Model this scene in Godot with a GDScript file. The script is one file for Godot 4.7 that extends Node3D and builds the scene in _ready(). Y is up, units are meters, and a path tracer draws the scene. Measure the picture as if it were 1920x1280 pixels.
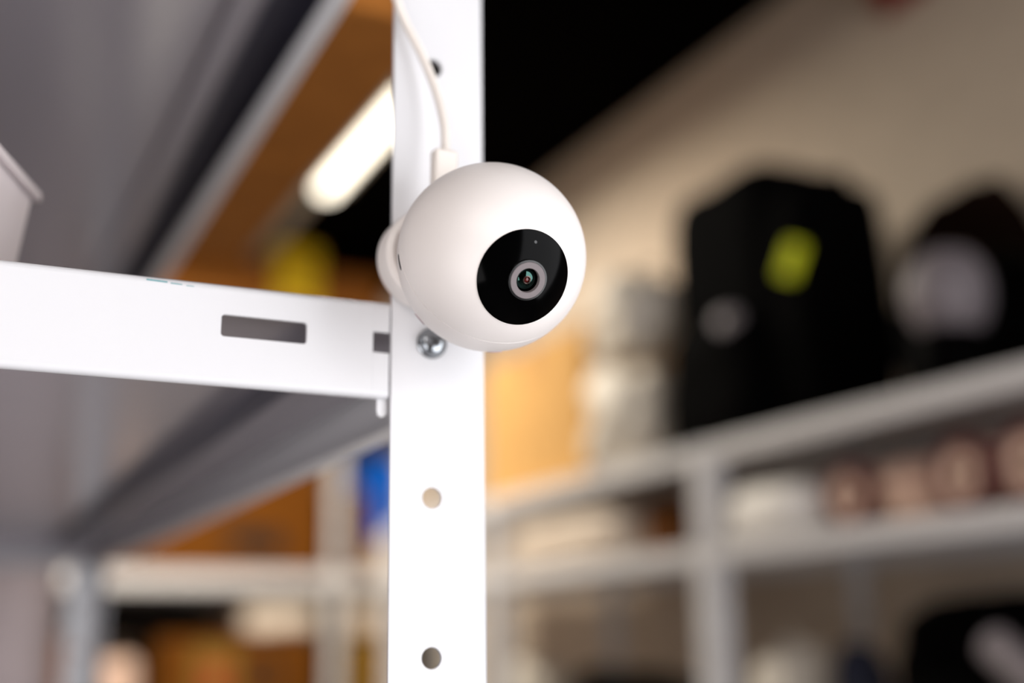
extends Node3D
# Storage room: a white ball camera on the post of a white steel rack. Metres, y up, floor at 0.
# X runs along the near rack's front beam, -Z runs back along the aisle. The near post's front face is z = 0.

var M := {}
var rng := RandomNumberGenerator.new()

func _ready():
	rng.seed = 7
	# ---------- camera ----------
	var cam := Camera3D.new()
	cam.name = "camera"
	cam.position = Vector3(-0.15759, 1.35, 0.4536)
	cam.rotation_order = EULER_ORDER_YXZ
	cam.rotation_degrees = Vector3(13.4, -24.8, -0.74)
	var lens := CameraAttributesPhysical.new()
	lens.frustum_focal_length = 44.0625
	lens.frustum_focus_distance = 0.442
	lens.frustum_near = 0.02
	lens.frustum_far = 60.0
	lens.exposure_aperture = 2.5
	cam.attributes = lens
	add_child(cam)
	cam.current = true
	# ---------- environment ----------
	var we := WorldEnvironment.new()
	we.name = "environment"
	var e := Environment.new()
	e.background_mode = Environment.BG_COLOR
	e.background_color = Color(0.0, 0.0, 0.0)
	e.tonemap_mode = Environment.TONE_MAPPER_LINEAR
	e.tonemap_exposure = 1.0
	e.sdfgi_enabled = true
	e.ssao_enabled = true
	e.ssil_enabled = true
	we.environment = e
	add_child(we)
	# ---------- lamps ----------
	make_materials()
	soft_box(Vector3(0.605, 1.34, 0.80), Vector2(0.95, 1.5), 1.45, Color(0.985, 0.985, 1.0), "large photographer's soft box on a stand right of the camera")
	soft_box(Vector3(-0.55, 1.14, 0.42), Vector2(0.5, 0.5), 0.175, Color(1.0, 0.97, 0.96), "added fill light left of the camera, shaped as a small soft box")  # unseen fill light, added to brighten the ball's lower left
	fill_panel(Vector3(-0.95, 2.45, 1.35), Vector3(36, -38, 0), Vector2(1.0, 1.0), 1.7, Color(1.0, 0.95, 0.92), "square fill panel added behind the camera over the aisle")  # unseen panel added as fill for the ball's left side
	batten_lamp(Vector3(0.703, 2.50, -2.245), 0.65, 1.0, "glowing batten lamp under the black ceiling, seen beside the brown boxes")
	batten_lamp(Vector3(0.18, 2.50, -2.30), 1.0, 4.0, "batten lamp over the aisle behind the brown boxes, hidden by the top shelf")
	# ---------- setting ----------
	room()
	# ---------- objects ----------
	near_rack()
	security_camera()
	near_things()
	right_rack()
	right_top_things()
	right_shelf_things()
	far_rack()
	far_things()

# =====================================================================
# helpers
# =====================================================================
func mat(called: String, c: Color, rough := 0.6, metal := 0.0) -> StandardMaterial3D:
	var m := StandardMaterial3D.new()
	m.resource_name = called
	m.albedo_color = c
	m.roughness = rough
	m.metallic = metal
	M[called] = m
	return m

func noise_tex(freq: float, octaves: int, lo: Color, hi: Color, s := 256, kind := FastNoiseLite.TYPE_SIMPLEX_SMOOTH, sd := 1) -> NoiseTexture2D:
	var n := FastNoiseLite.new()
	n.noise_type = kind
	n.seed = sd
	n.frequency = freq
	n.fractal_octaves = octaves
	var t := NoiseTexture2D.new()
	t.width = s
	t.height = s
	t.seamless = true
	t.noise = n
	var g := Gradient.new()
	g.set_color(0, lo)
	g.set_color(1, hi)
	t.color_ramp = g
	return t

func bump(freq: float, strength: float, s := 256, sd := 2) -> NoiseTexture2D:
	var n := FastNoiseLite.new()
	n.seed = sd
	n.frequency = freq
	n.fractal_octaves = 3
	var t := NoiseTexture2D.new()
	t.width = s
	t.height = s
	t.seamless = true
	t.as_normal_map = true
	t.bump_strength = strength
	t.noise = n
	return t

func textured(m: StandardMaterial3D, t: Texture2D, scale: float, nm: Texture2D = null, ns := 0.3) -> StandardMaterial3D:
	if t:
		m.albedo_texture = t
	if nm:
		m.normal_enabled = true
		m.normal_texture = nm
		m.normal_scale = ns
	m.uv1_triplanar = true
	m.uv1_scale = Vector3.ONE * scale
	return m

func make_materials():
	var mottled := noise_tex(0.03, 4, Color(0.93, 0.93, 0.93), Color(1, 1, 1))
	var fibre := noise_tex(0.06, 5, Color(0.90, 0.89, 0.88), Color(1, 1, 1), 256, FastNoiseLite.TYPE_VALUE_CUBIC, 5)
	var peel := bump(0.06, 2.0)
	var crumple := bump(0.02, 8.0, 256, 9)
	textured(mat("powder_coat", Color(0.845, 0.845, 0.855), 0.3), null, 60.0, peel, 0.05)
	textured(mat("rack_paint", Color(0.86, 0.85, 0.85), 0.4), mottled, 6.0)
	textured(mat("shelf_steel", Color(0.69, 0.67, 0.695), 0.2), null, 40.0, peel, 0.03)
	mat("ball_plastic", Color(0.93, 0.905, 0.89), 0.42)
	mat("shadow_gap", Color(0.16, 0.14, 0.14), 0.8)
	mat("seam_grey", Color(0.30, 0.25, 0.25), 0.7)
	mat("rubber_cap", Color(0.70, 0.62, 0.64), 0.6)
	var glass := mat("black_glass", Color(0.008, 0.008, 0.009), 0.13)
	glass.metallic_specular = 0.15
	mat("ring_grey", Color(0.43, 0.395, 0.40), 0.5)
	mat("barrel_black", Color(0.01, 0.01, 0.011), 0.25)
	mat("lens_coating", Color(0.20, 0.30, 0.28), 0.05, 1.0)
	mat("lens_iris", Color(0.36, 0.30, 0.28), 0.25, 0.8)
	mat("lens_red", Color(0.30, 0.06, 0.05), 0.15)
	mat("cable_white", Color(0.93, 0.90, 0.87), 0.45)
	mat("zinc", Color(0.62, 0.64, 0.66), 0.16, 1.0)
	mat("scuff_teal", Color(0.42, 0.60, 0.62), 0.7)
	textured(mat("carton_brown", Color(0.62, 0.39, 0.17), 0.85), fibre, 3.0)
	textured(mat("carton_far", Color(0.43, 0.25, 0.06), 0.85), fibre, 3.0)
	mat("shade_dark", Color(0.25, 0.25, 0.31), 0.5)  # blue-grey that paints the shade under the shelf edges
	mat("ochre", Color(0.50, 0.36, 0.03), 0.7)
	mat("paper_white", Color(0.95, 0.93, 0.90), 0.7)
	textured(mat("carton_tan", Color(0.77, 0.60, 0.37), 0.85), fibre, 3.0)
	textured(mat("carton_dark", Color(0.40, 0.24, 0.10), 0.85), fibre, 3.0)
	for k in ["carton_brown", "carton_tan", "carton_far", "carton_dark"]:
		M[k].metallic_specular = 0.2
	mat("carton_tape", Color(0.62, 0.45, 0.28), 0.35)
	mat("bin_white", Color(0.88, 0.84, 0.84), 0.4)
	textured(mat("white_poly", Color(0.86, 0.82, 0.76), 0.6), mottled, 5.0, crumple, 0.6)
	textured(mat("grey_poly", Color(0.52, 0.485, 0.50), 0.6), mottled, 5.0, crumple, 0.6)
	textured(mat("black_nylon", Color(0.022, 0.02, 0.02), 0.75), null, 8.0, crumple, 0.4)
	textured(mat("black_poly", Color(0.02, 0.018, 0.018), 0.5), null, 8.0, crumple, 0.5)
	textured(mat("brown_cloth", Color(0.13, 0.085, 0.065), 0.9), null, 8.0, crumple, 0.4)
	for k in ["black_nylon", "black_poly", "brown_cloth"]:
		M[k].metallic_specular = 0.06
	mat("lime", Color(0.88, 0.91, 0.08), 0.6)
	textured(mat("cream_card", Color(0.93, 0.87, 0.80), 0.8), fibre, 4.0)
	textured(mat("pink_beige", Color(0.88, 0.74, 0.66), 0.75), mottled, 6.0)
	mat("dark_red", Color(0.36, 0.09, 0.09), 0.6)
	mat("navy", Color(0.06, 0.09, 0.19), 0.6)
	mat("print_dark", Color(0.09, 0.055, 0.03), 0.85)
	mat("blue", Color(0.0, 0.40, 0.84), 0.6).metallic_specular = 0.2
	mat("green_dark", Color(0.07, 0.13, 0.09), 0.6)
	mat("yellow", Color(0.93, 0.78, 0.02), 0.6)
	mat("orange_red", Color(0.62, 0.20, 0.03), 0.6)
	mat("alarm_red", Color(0.50, 0.05, 0.04), 0.5)
	textured(mat("wall_paint", Color(0.80, 0.735, 0.66), 0.9), mottled, 1.5)
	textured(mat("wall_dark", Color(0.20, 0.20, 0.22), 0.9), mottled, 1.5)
	textured(mat("partition", Color(0.80, 0.74, 0.74), 0.9), mottled, 1.5)
	textured(mat("ceiling_black", Color(0.016, 0.013, 0.012), 0.95), mottled, 1.0)
	textured(mat("concrete", Color(0.66, 0.64, 0.64), 0.7), noise_tex(0.01, 5, Color(0.75, 0.75, 0.75), Color(1, 1, 1)), 0.7)
	M["ceiling_black"].metallic_specular = 0.05
	mat("lamp_case", Color(0.62, 0.60, 0.56), 0.5)
	var g := mat("lamp_glow", Color(0.95, 0.95, 0.92), 0.5)
	g.emission_enabled = true
	g.emission = Color(1.0, 0.955, 0.87)
	g.emission_energy_multiplier = 4.5
	var g2 := mat("panel_glow", Color(0.95, 0.95, 0.95), 0.5)
	g2.emission_enabled = true
	g2.emission = Color(0.97, 0.98, 1.0)
	g2.emission_energy_multiplier = 1.0

func new_st() -> SurfaceTool:
	var st := SurfaceTool.new()
	st.begin(Mesh.PRIMITIVE_TRIANGLES)
	return st

# one triangle; the winding is chosen so that its front is on the normals' side
func tri(st: SurfaceTool, a: Vector3, b: Vector3, c: Vector3, na: Vector3, nb: Vector3, nc: Vector3):
	var g := (b - a).cross(c - a)
	if g.length_squared() < 1e-24:
		return
	if g.dot(na + nb + nc) > 0.0:
		st.set_normal(na); st.add_vertex(a)
		st.set_normal(nc); st.add_vertex(c)
		st.set_normal(nb); st.add_vertex(b)
	else:
		st.set_normal(na); st.add_vertex(a)
		st.set_normal(nb); st.add_vertex(b)
		st.set_normal(nc); st.add_vertex(c)

func quad(st, a, b, c, d, n: Vector3):
	tri(st, a, b, c, n, n, n)
	tri(st, a, c, d, n, n, n)

func quadn(st, a, b, c, d, na, nb, nc, nd):
	tri(st, a, b, c, na, nb, nc)
	tri(st, a, c, d, na, nc, nd)

# rounded box
func rbox(st: SurfaceTool, size: Vector3, r := 0.002, xf := Transform3D(), seg := 2, taper := 1.0):
	var h := size / 2.0
	r = minf(r, minf(h.x, minf(h.y, h.z)) * 0.98)
	var ts := []
	for ax in 3:
		var l := []
		for k in seg + 1:
			l.append(-h[ax] + r - r * tan(PI / 4.0 * (1.0 - float(k) / seg)))
		for k in seg + 1:
			l.append(h[ax] - r + r * tan(PI / 4.0 * float(k) / seg))
		ts.append(l)
	for ax in 3:
		var u: int = (ax + 1) % 3
		var v: int = (ax + 2) % 3
		for s in [-1.0, 1.0]:
			var P := []
			var N := []
			for i in ts[u].size():
				var rp := []
				var rn := []
				for j in ts[v].size():
					var p := Vector3.ZERO
					p[ax] = s * h[ax]
					p[u] = ts[u][i]
					p[v] = ts[v][j]
					var q := p.clamp(-h + Vector3.ONE * r, h - Vector3.ONE * r)
					var n := (p - q).normalized()
					var w := q + n * r
					if taper != 1.0:
						var f := lerpf(taper, 1.0, (w.y + h.y) / size.y)
						w.x *= f
						w.z *= f
					rp.append(xf * w)
					rn.append((xf.basis * n).normalized())
				P.append(rp)
				N.append(rn)
			for i in P.size() - 1:
				for j in P[0].size() - 1:
					quadn(st, P[i][j], P[i + 1][j], P[i + 1][j + 1], P[i][j + 1], N[i][j], N[i + 1][j], N[i + 1][j + 1], N[i][j + 1])

func bx(lo: Vector3, hi: Vector3, r := 0.002, seg := 2) -> SurfaceTool:
	var st := new_st()
	rbox(st, (hi - lo).abs(), r, Transform3D(Basis(), (lo + hi) / 2.0), seg)
	return st

# lathe round local y; profile points are (radius, y); sharp where the turn exceeds 35 degrees
func lathe(st: SurfaceTool, prof: Array, seg := 48, xf := Transform3D()):
	var nrm := []
	for i in prof.size() - 1:
		var d: Vector2 = prof[i + 1] - prof[i]
		nrm.append(Vector2(d.y, -d.x).normalized())
	for i in prof.size() - 1:
		var n0: Vector2 = nrm[i]
		var n1: Vector2 = nrm[i]
		if i > 0 and nrm[i - 1].dot(nrm[i]) > 0.82:
			n0 = (nrm[i - 1] + nrm[i]).normalized()
		if i < nrm.size() - 1 and nrm[i + 1].dot(nrm[i]) > 0.82:
			n1 = (nrm[i + 1] + nrm[i]).normalized()
		for k in seg:
			var a := TAU * k / seg
			var b := TAU * (k + 1) / seg
			var ca := Vector3(cos(a), 0, sin(a))
			var cb := Vector3(cos(b), 0, sin(b))
			var up := Vector3.UP
			quadn(st, xf * (ca * prof[i].x + up * prof[i].y), xf * (cb * prof[i].x + up * prof[i].y), xf * (cb * prof[i + 1].x + up * prof[i + 1].y), xf * (ca * prof[i + 1].x + up * prof[i + 1].y),
				xf.basis * (ca * n0.x + up * n0.y), xf.basis * (cb * n0.x + up * n0.y), xf.basis * (cb * n1.x + up * n1.y), xf.basis * (ca * n1.x + up * n1.y))

func tube(st: SurfaceTool, pts: Array, r: float, sides := 14, ry := -1.0):
	var ring := []
	var nor := []
	var side := Vector3.RIGHT
	for i in pts.size():
		var d: Vector3 = (pts[mini(i + 1, pts.size() - 1)] - pts[maxi(i - 1, 0)]).normalized()
		side = (side - d * side.dot(d)).normalized()
		var up := d.cross(side)
		var rp := []
		var rn := []
		for k in sides:
			var a := TAU * k / sides
			rp.append(pts[i] + side * cos(a) * r + up * sin(a) * (r if ry < 0 else ry))
			rn.append(side * cos(a) + up * sin(a))
		ring.append(rp)
		nor.append(rn)
	for i in pts.size() - 1:
		for k in sides:
			var l := (k + 1) % sides
			quadn(st, ring[i][k], ring[i][l], ring[i + 1][l], ring[i + 1][k], nor[i][k], nor[i][l], nor[i + 1][l], nor[i + 1][k])
	for en in [[0, 1], [pts.size() - 1, pts.size() - 2]]:
		var n: Vector3 = (pts[en[0]] - pts[en[1]]).normalized()
		for k in sides:
			tri(st, pts[en[0]], ring[en[0]][k], ring[en[0]][(k + 1) % sides], n, n, n)

func spline(ctrl: Array, step := 8) -> Array:
	var out := []
	for i in ctrl.size() - 1:
		var a: Vector3 = ctrl[maxi(i - 1, 0)]
		var b: Vector3 = ctrl[i]
		var c: Vector3 = ctrl[i + 1]
		var d: Vector3 = ctrl[mini(i + 2, ctrl.size() - 1)]
		for k in step:
			out.append(b.cubic_interpolate(c, a, d, float(k) / step))
	out.append(ctrl[-1])
	return out

# a closed outline in x,y pulled along z from z0 to z1 (then placed by xf)
func extrude(st: SurfaceTool, poly: PackedVector2Array, z0: float, z1: float, xf := Transform3D(), smooth := 0.8):
	var n := poly.size()
	if Geometry2D.is_polygon_clockwise(poly):
		poly.reverse()
	var en := []
	for i in n:
		var d := poly[(i + 1) % n] - poly[i]
		en.append(Vector2(d.y, -d.x).normalized())
	for i in n:
		var j := (i + 1) % n
		var e: Vector2 = en[i]
		var a: Vector2 = e
		var b: Vector2 = e
		if e.dot(en[(i - 1 + n) % n]) > smooth:
			a = (e + en[(i - 1 + n) % n]).normalized()
		if e.dot(en[j]) > smooth:
			b = (e + en[j]).normalized()
		var na := xf.basis * Vector3(a.x, a.y, 0)
		var nb := xf.basis * Vector3(b.x, b.y, 0)
		quadn(st, xf * Vector3(poly[i].x, poly[i].y, z0), xf * Vector3(poly[j].x, poly[j].y, z0), xf * Vector3(poly[j].x, poly[j].y, z1), xf * Vector3(poly[i].x, poly[i].y, z1), na, nb, nb, na)
	var t := Geometry2D.triangulate_polygon(poly)
	for k in t.size() / 3:
		for z in [z0, z1]:
			var nn := xf.basis * Vector3(0, 0, -1.0 if (z == z0) == (z0 < z1) else 1.0)
			tri(st, xf * Vector3(poly[t[k * 3]].x, poly[t[k * 3]].y, z), xf * Vector3(poly[t[k * 3 + 1]].x, poly[t[k * 3 + 1]].y, z), xf * Vector3(poly[t[k * 3 + 2]].x, poly[t[k * 3 + 2]].y, z), nn, nn, nn)

func slot_radius(a: float, hw: float, hh: float, r: float) -> float:
	# distance from the centre to the edge of a rounded rectangle
	var d := Vector2(cos(a), sin(a))
	var lo := 0.0
	var hi := hw + hh
	for i in 26:
		var m := (lo + hi) / 2.0
		var q := (d * m).abs() - Vector2(hw - r, hh - r)
		var sd := q.max(Vector2.ZERO).length() + minf(maxf(q.x, q.y), 0.0) - r
		if sd < 0.0:
			lo = m
		else:
			hi = m
	return lo

# a flat sheet in x,y (front at z = 0, back at z = -t), w0..w1 wide, long in y, with holes [centre_x, centre_y, half_w, half_h, corner_r]; real openings with walls
func sheet(st: SurfaceTool, x0: float, x1: float, y0: float, y1: float, t: float, holes: Array, xf := Transform3D()):
	holes = holes.duplicate()
	holes.sort_custom(func(a, b): return a[1] < b[1])
	var y := y0
	var F := xf.basis * Vector3(0, 0, 1)
	var put := func(ax, ay, bx2, by):
		for k in 2:
			var z := 0.0 if k == 0 else -t
			quad(st, xf * Vector3(ax, ay, z), xf * Vector3(bx2, ay, z), xf * Vector3(bx2, by, z), xf * Vector3(ax, by, z), F if k == 0 else -F)
	for h in holes:
		var m: float = maxf(h[2], h[3]) * 0.0 + h[3] + 0.003
		var a: float = h[1] - m
		var b: float = h[1] + m
		if a > y:
			put.call(x0, y, x1, a)
		var c := Vector2(h[0], h[1])
		var ang := []
		var n := 40
		for k in n:
			ang.append(TAU * k / n)
		for cx in [x0, x1]:
			for cy in [a, b]:
				ang.append(fposmod(atan2(cy - c.y, cx - c.x), TAU))
		for sx in [-1.0, 1.0]:
			for sy in [-1.0, 1.0]:
				for k in 7:
					var g := PI / 2 * k / 6
					ang.append(fposmod(atan2(sy * (h[3] - h[4] + h[4] * sin(g)), sx * (h[2] - h[4] + h[4] * cos(g))), TAU))
		ang.sort()
		var inner := []
		var outer := []
		for g in ang:
			var d := Vector2(cos(g), sin(g))
			inner.append(c + d * slot_radius(g, h[2], h[3], h[4]))
			var tx: float = ((x1 if d.x > 0 else x0) - c.x) / d.x if absf(d.x) > 1e-9 else 1e9
			var ty: float = ((b if d.y > 0 else a) - c.y) / d.y if absf(d.y) > 1e-9 else 1e9
			outer.append(c + d * minf(tx, ty))
		for k in ang.size():
			var l := (k + 1) % ang.size()
			for s in 2:
				var z := 0.0 if s == 0 else -t
				quad(st, xf * Vector3(inner[k].x, inner[k].y, z), xf * Vector3(inner[l].x, inner[l].y, z), xf * Vector3(outer[l].x, outer[l].y, z), xf * Vector3(outer[k].x, outer[k].y, z), F if s == 0 else -F)
			var nk := xf.basis * Vector3(c.x - inner[k].x, c.y - inner[k].y, 0).normalized()
			quad(st, xf * Vector3(inner[k].x, inner[k].y, 0), xf * Vector3(inner[l].x, inner[l].y, 0), xf * Vector3(inner[l].x, inner[l].y, -t), xf * Vector3(inner[k].x, inner[k].y, -t), nk)
		y = b
	if y < y1:
		put.call(x0, y, x1, y1)
	for yy in [y0, y1]:
		quad(st, xf * Vector3(x0, yy, 0), xf * Vector3(x1, yy, 0), xf * Vector3(x1, yy, -t), xf * Vector3(x0, yy, -t), xf.basis * Vector3(0, -1 if yy == y0 else 1, 0))
	for xx in [x0, x1]:
		quad(st, xf * Vector3(xx, y0, 0), xf * Vector3(xx, y1, 0), xf * Vector3(xx, y1, -t), xf * Vector3(xx, y0, -t), xf.basis * Vector3(-1 if xx == x0 else 1, 0, 0))

# quarter bend: centre line along local y from y0 to y1, from +z face to +x face, outer radius r
func bend(st: SurfaceTool, cx: float, cz: float, r: float, y0: float, y1: float, xf := Transform3D(), a0 := 0.0, a1 := PI / 2, seg := 5):
	for k in seg:
		var a := lerpf(a0, a1, float(k) / seg)
		var b := lerpf(a0, a1, float(k + 1) / seg)
		var na := Vector3(sin(a), 0, cos(a))
		var nb := Vector3(sin(b), 0, cos(b))
		var o := Vector3(cx, 0, cz)
		quadn(st, xf * (o + na * r + Vector3(0, y0, 0)), xf * (o + nb * r + Vector3(0, y0, 0)), xf * (o + nb * r + Vector3(0, y1, 0)), xf * (o + na * r + Vector3(0, y1, 0)), xf.basis * na, xf.basis * nb, xf.basis * nb, xf.basis * na)

# lumpy closed body: an ellipsoid pushed in and out by noise; pow_ above 2 squares it off; the base is pressed flat at y = floor_y
func blob(st: SurfaceTool, centre: Vector3, rad: Vector3, amp: float, freq: float, sd: int, flat_y := -1e9, expo := 2.4, rows := 28, cols := 40):
	var n := FastNoiseLite.new()
	n.seed = sd
	n.frequency = freq
	n.fractal_octaves = 3
	var P := []
	for i in rows + 1:
		var th := PI * i / rows
		var row := []
		for j in cols:
			var ph := TAU * j / cols
			var d := Vector3(sin(th) * cos(ph), cos(th), sin(th) * sin(ph))
			var k := pow(pow(absf(d.x), expo) + pow(absf(d.y), expo) + pow(absf(d.z), expo), -1.0 / expo)
			var q := d * k * (1.0 + amp * n.get_noise_3dv(d * 10.0))
			var p := centre + q * rad
			p.y = maxf(p.y, flat_y)
			row.append(p)
		P.append(row)
	var N := []
	for i in rows + 1:
		var row := []
		for j in cols:
			var a: Vector3 = P[i][(j + 1) % cols] - P[i][(j - 1 + cols) % cols]
			var b: Vector3 = P[mini(i + 1, rows)][j] - P[maxi(i - 1, 0)][j]
			var m := a.cross(b)
			if m.length() < 1e-12:
				m = P[i][j] - centre
			if m.dot(P[i][j] - centre) < 0:
				m = -m
			row.append(m.normalized())
		N.append(row)
	for i in rows:
		for j in cols:
			var l := (j + 1) % cols
			quadn(st, P[i][j], P[i][l], P[i + 1][l], P[i + 1][j], N[i][j], N[i][l], N[i + 1][l], N[i + 1][j])

var taken := {}
func numbered(called: String) -> String:
	taken[called] = taken.get(called, -1) + 1
	return called if taken[called] == 0 else "%s_%03d" % [called, taken[called]]

func tag(o: Node, label: String, category := "", group := ""):
	o.set_meta("label", label)
	if category:
		o.set_meta("category", category)
	if group:
		o.set_meta("group", group)

func thing(called: String, label: String, category: String, at := Vector3.ZERO, turn := 0.0, group := "") -> Node3D:
	var o := Node3D.new()
	o.name = numbered(called)
	add_child(o)
	o.position = at
	o.rotation.y = turn
	tag(o, label, category, group)
	return o

func obj(called: String, st: SurfaceTool, m: String, parent: Node = self) -> MeshInstance3D:
	var o := MeshInstance3D.new()
	o.name = numbered(called) if parent == self else called
	o.mesh = st.commit()
	o.material_override = M[m]
	parent.add_child(o, true)
	return o

func again(called: String, src: MeshInstance3D, at: Vector3, parent: Node, turn := 0.0) -> MeshInstance3D:
	var o := MeshInstance3D.new()
	o.name = called
	o.mesh = src.mesh
	o.material_override = src.material_override
	o.position = at
	o.rotation.y = turn
	parent.add_child(o, true)
	return o

func struct(called: String, st: SurfaceTool, m: String, label: String) -> MeshInstance3D:
	var o := obj(called, st, m)
	o.set_meta("kind", "structure")
	o.set_meta("label", label)
	o.set_meta("category", called.get_slice("_", 0))
	return o

# =====================================================================
# lamps
# =====================================================================
func fill_panel(at: Vector3, turn: Vector3, size: Vector2, energy: float, tint: Color, label: String):
	var t := thing("fill_panel", label, "lamp", at)
	t.rotation_degrees = Vector3(-turn.x + 0.0, turn.y, 0)
	# local -z is the shining side
	var st := new_st()
	rbox(st, Vector3(size.x + 0.04, size.y + 0.04, 0.03), 0.004, Transform3D(Basis(), Vector3(0, 0, 0.02)))
	obj("housing", st, "lamp_case", t)
	st = new_st()
	rbox(st, Vector3(size.x, size.y, 0.008), 0.002, Transform3D(Basis(), Vector3(0, 0, 0.002)))
	obj("diffuser", st, "panel_glow", t)
	var l := AreaLight3D.new()
	l.name = "fill_panel_light"
	l.area_size = size
	l.light_energy = energy
	l.light_color = tint
	l.shadow_enabled = true
	l.area_range = 12.0
	l.area_attenuation = 2.0
	l.position = Vector3(0, 0, -0.006)
	t.add_child(l)
	# two hanger wires up to the ceiling
	for s in [-1.0, 1.0]:
		var top: Vector3 = t.transform * Vector3(s * size.x * 0.4, 0, 0.036)
		var c := new_st()
		tube(c, [t.transform.affine_inverse() * Vector3(top.x, 2.605, top.z), Vector3(s * size.x * 0.4, 0, 0.034)], 0.0015, 6)
		obj("hanger_wire", c, "zinc", t)

func soft_box(at: Vector3, size: Vector2, energy: float, tint: Color, label: String):
	# a soft light on a stand, turned to the ball
	var t := thing("soft_box", label, "lamp", Vector3(at.x, 0, at.z))
	var d := (ball - at).normalized()
	var face := Basis.looking_at(d, Vector3.UP)
	var xf := Transform3D(face, Vector3(0, at.y, 0))
	var st := new_st()
	rbox(st, Vector3(size.x, size.y, 0.006), 0.002, xf)
	obj("diffuser", st, "panel_glow", t)
	st = new_st()
	for k in 4:
		var a := [Vector2(-1, -1), Vector2(1, -1), Vector2(1, 1), Vector2(-1, 1)]
		var p: Vector2 = a[k] * (size / 2.0 + Vector2.ONE * 0.01)
		var q: Vector2 = a[(k + 1) % 4] * (size / 2.0 + Vector2.ONE * 0.01)
		var n := xf.basis * Vector3((p + q).x, (p + q).y, 0.6).normalized()
		quad(st, xf * Vector3(p.x, p.y, -0.02), xf * Vector3(q.x, q.y, -0.02), xf * Vector3(q.x * 0.12, q.y * 0.12, 0.35), xf * Vector3(p.x * 0.12, p.y * 0.12, 0.35), n)
	obj("cloth_shell", st, "black_nylon", t)
	st = new_st()
	lathe(st, [Vector2(0.0, 0.0), Vector2(0.06, 0.0), Vector2(0.06, 0.16), Vector2(0.0, 0.16)], 24, xf * Transform3D(Basis(Vector3.RIGHT, PI / 2), Vector3(0, 0, 0.34)))
	obj("lamp_head", st, "barrel_black", t)
	var c: Vector3 = xf * Vector3(0, 0, 0.42)
	st = new_st()
	tube(st, [c, Vector3(c.x, 0.5, c.z)], 0.014, 10)
	obj("stand_pole", st, "barrel_black", t)
	for k in 3:
		st = new_st()
		var a := TAU * k / 3.0 + 0.4
		tube(st, [Vector3(c.x, 0.55, c.z), Vector3(c.x + 0.3 * cos(a) * 0.6, 0.012, c.z + 0.3 * sin(a) * 0.6)], 0.01, 8)
		obj("leg", st, "barrel_black", t)
	var l := AreaLight3D.new()
	l.name = "soft_box_light"
	l.area_size = size
	l.light_energy = energy
	l.light_color = tint
	l.shadow_enabled = true
	l.area_range = 12.0
	l.area_attenuation = 2.0
	t.add_child(l)
	l.transform = xf * Transform3D(Basis(), Vector3(0, 0, -0.008))

func batten_lamp(at: Vector3, length: float, energy: float, label: String):
	var t := thing("batten_lamp", label, "lamp", at)
	var h := length / 2.0
	var st := bx(Vector3(-0.030, 0.010, -h - 0.01), Vector3(0.050, 0.042, h + 0.01), 0.006)
	obj("housing", st, "lamp_case", t)
	st = new_st()
	rbox(st, Vector3(0.044, 0.026, length), 0.012, Transform3D(), 4)
	obj("diffuser", st, "lamp_glow", t)
	var l := AreaLight3D.new()
	l.name = "batten_light"
	l.area_size = Vector2(0.042, length - 0.01)
	l.light_energy = energy
	l.light_color = Color(1.0, 0.965, 0.905)
	l.shadow_enabled = true
	l.area_range = 12.0
	l.area_attenuation = 2.0
	l.position = Vector3(0, -0.016, 0)
	l.rotation_degrees = Vector3(-90, 0, 0)
	t.add_child(l)
	for z in [-0.7 * h, 0.7 * h]:
		st = new_st()
		tube(st, [Vector3(0.005, 0.04, z), Vector3(0.005, 2.609 - at.y, z)], 0.004, 8)
		obj("hanger_rod", st, "lamp_case", t)
	if label.begins_with("glowing"):
		var k := thing("cable_trunking", "pale grey trunking that runs on from the batten lamp's far end", "trunking", at + Vector3(-0.01, 0.02, -h - 0.3))
		obj("channel", bx(Vector3(-0.022, 0.0, -0.60), Vector3(0.022, 0.032, 0.27), 0.004), "lamp_case", k)
		st = new_st()
		tube(st, [Vector3(0, 0.03, -0.1), Vector3(0, 2.609 - at.y - 0.02, -0.1)], 0.004, 8)
		obj("hanger_rod", st, "lamp_case", k)

# =====================================================================
# room
# =====================================================================
func room():
	struct("floor", bx(Vector3(-2.6, -0.1, -4.3), Vector3(1.52, 0, 3.7), 0.001, 1), "concrete", "grey concrete floor of the storage room")
	struct("ceiling", bx(Vector3(-2.6, 2.61, -4.3), Vector3(1.52, 2.72, 3.7), 0.001, 1), "ceiling_black", "black painted ceiling above the aisle")
	struct("wall_right", bx(Vector3(1.32, 0, -4.3), Vector3(1.5, 2.61, 3.7), 0.001, 1), "wall_paint", "beige painted wall behind the black bags on the right")
	struct("wall_back", bx(Vector3(-2.6, 0, -4.3), Vector3(1.32, 2.61, -4.1), 0.001, 1), "wall_paint", "beige end wall behind the far rack")
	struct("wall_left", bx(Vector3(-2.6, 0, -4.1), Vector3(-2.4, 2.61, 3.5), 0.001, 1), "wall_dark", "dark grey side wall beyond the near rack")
	struct("wall_front", bx(Vector3(-2.4, 0, 3.5), Vector3(1.32, 2.61, 3.7), 0.001, 1), "wall_paint", "painted wall facing the racks from behind the camera")
	struct("wall_partition", bx(Vector3(-2.4, 0, -1.36), Vector3(-0.005, 2.61, -1.26), 0.001, 1), "partition", "pale mauve grey partition behind the near rack")
	for z in [-3.3, -1.15, 0.4, 1.9]:
		struct("trim", bx(Vector3(-2.4, 2.55, z), Vector3(0.6 if z < 0 else 1.32, 2.609, z + 0.09), 0.003, 1), "ceiling_black", "black beam under the black ceiling")

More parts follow.
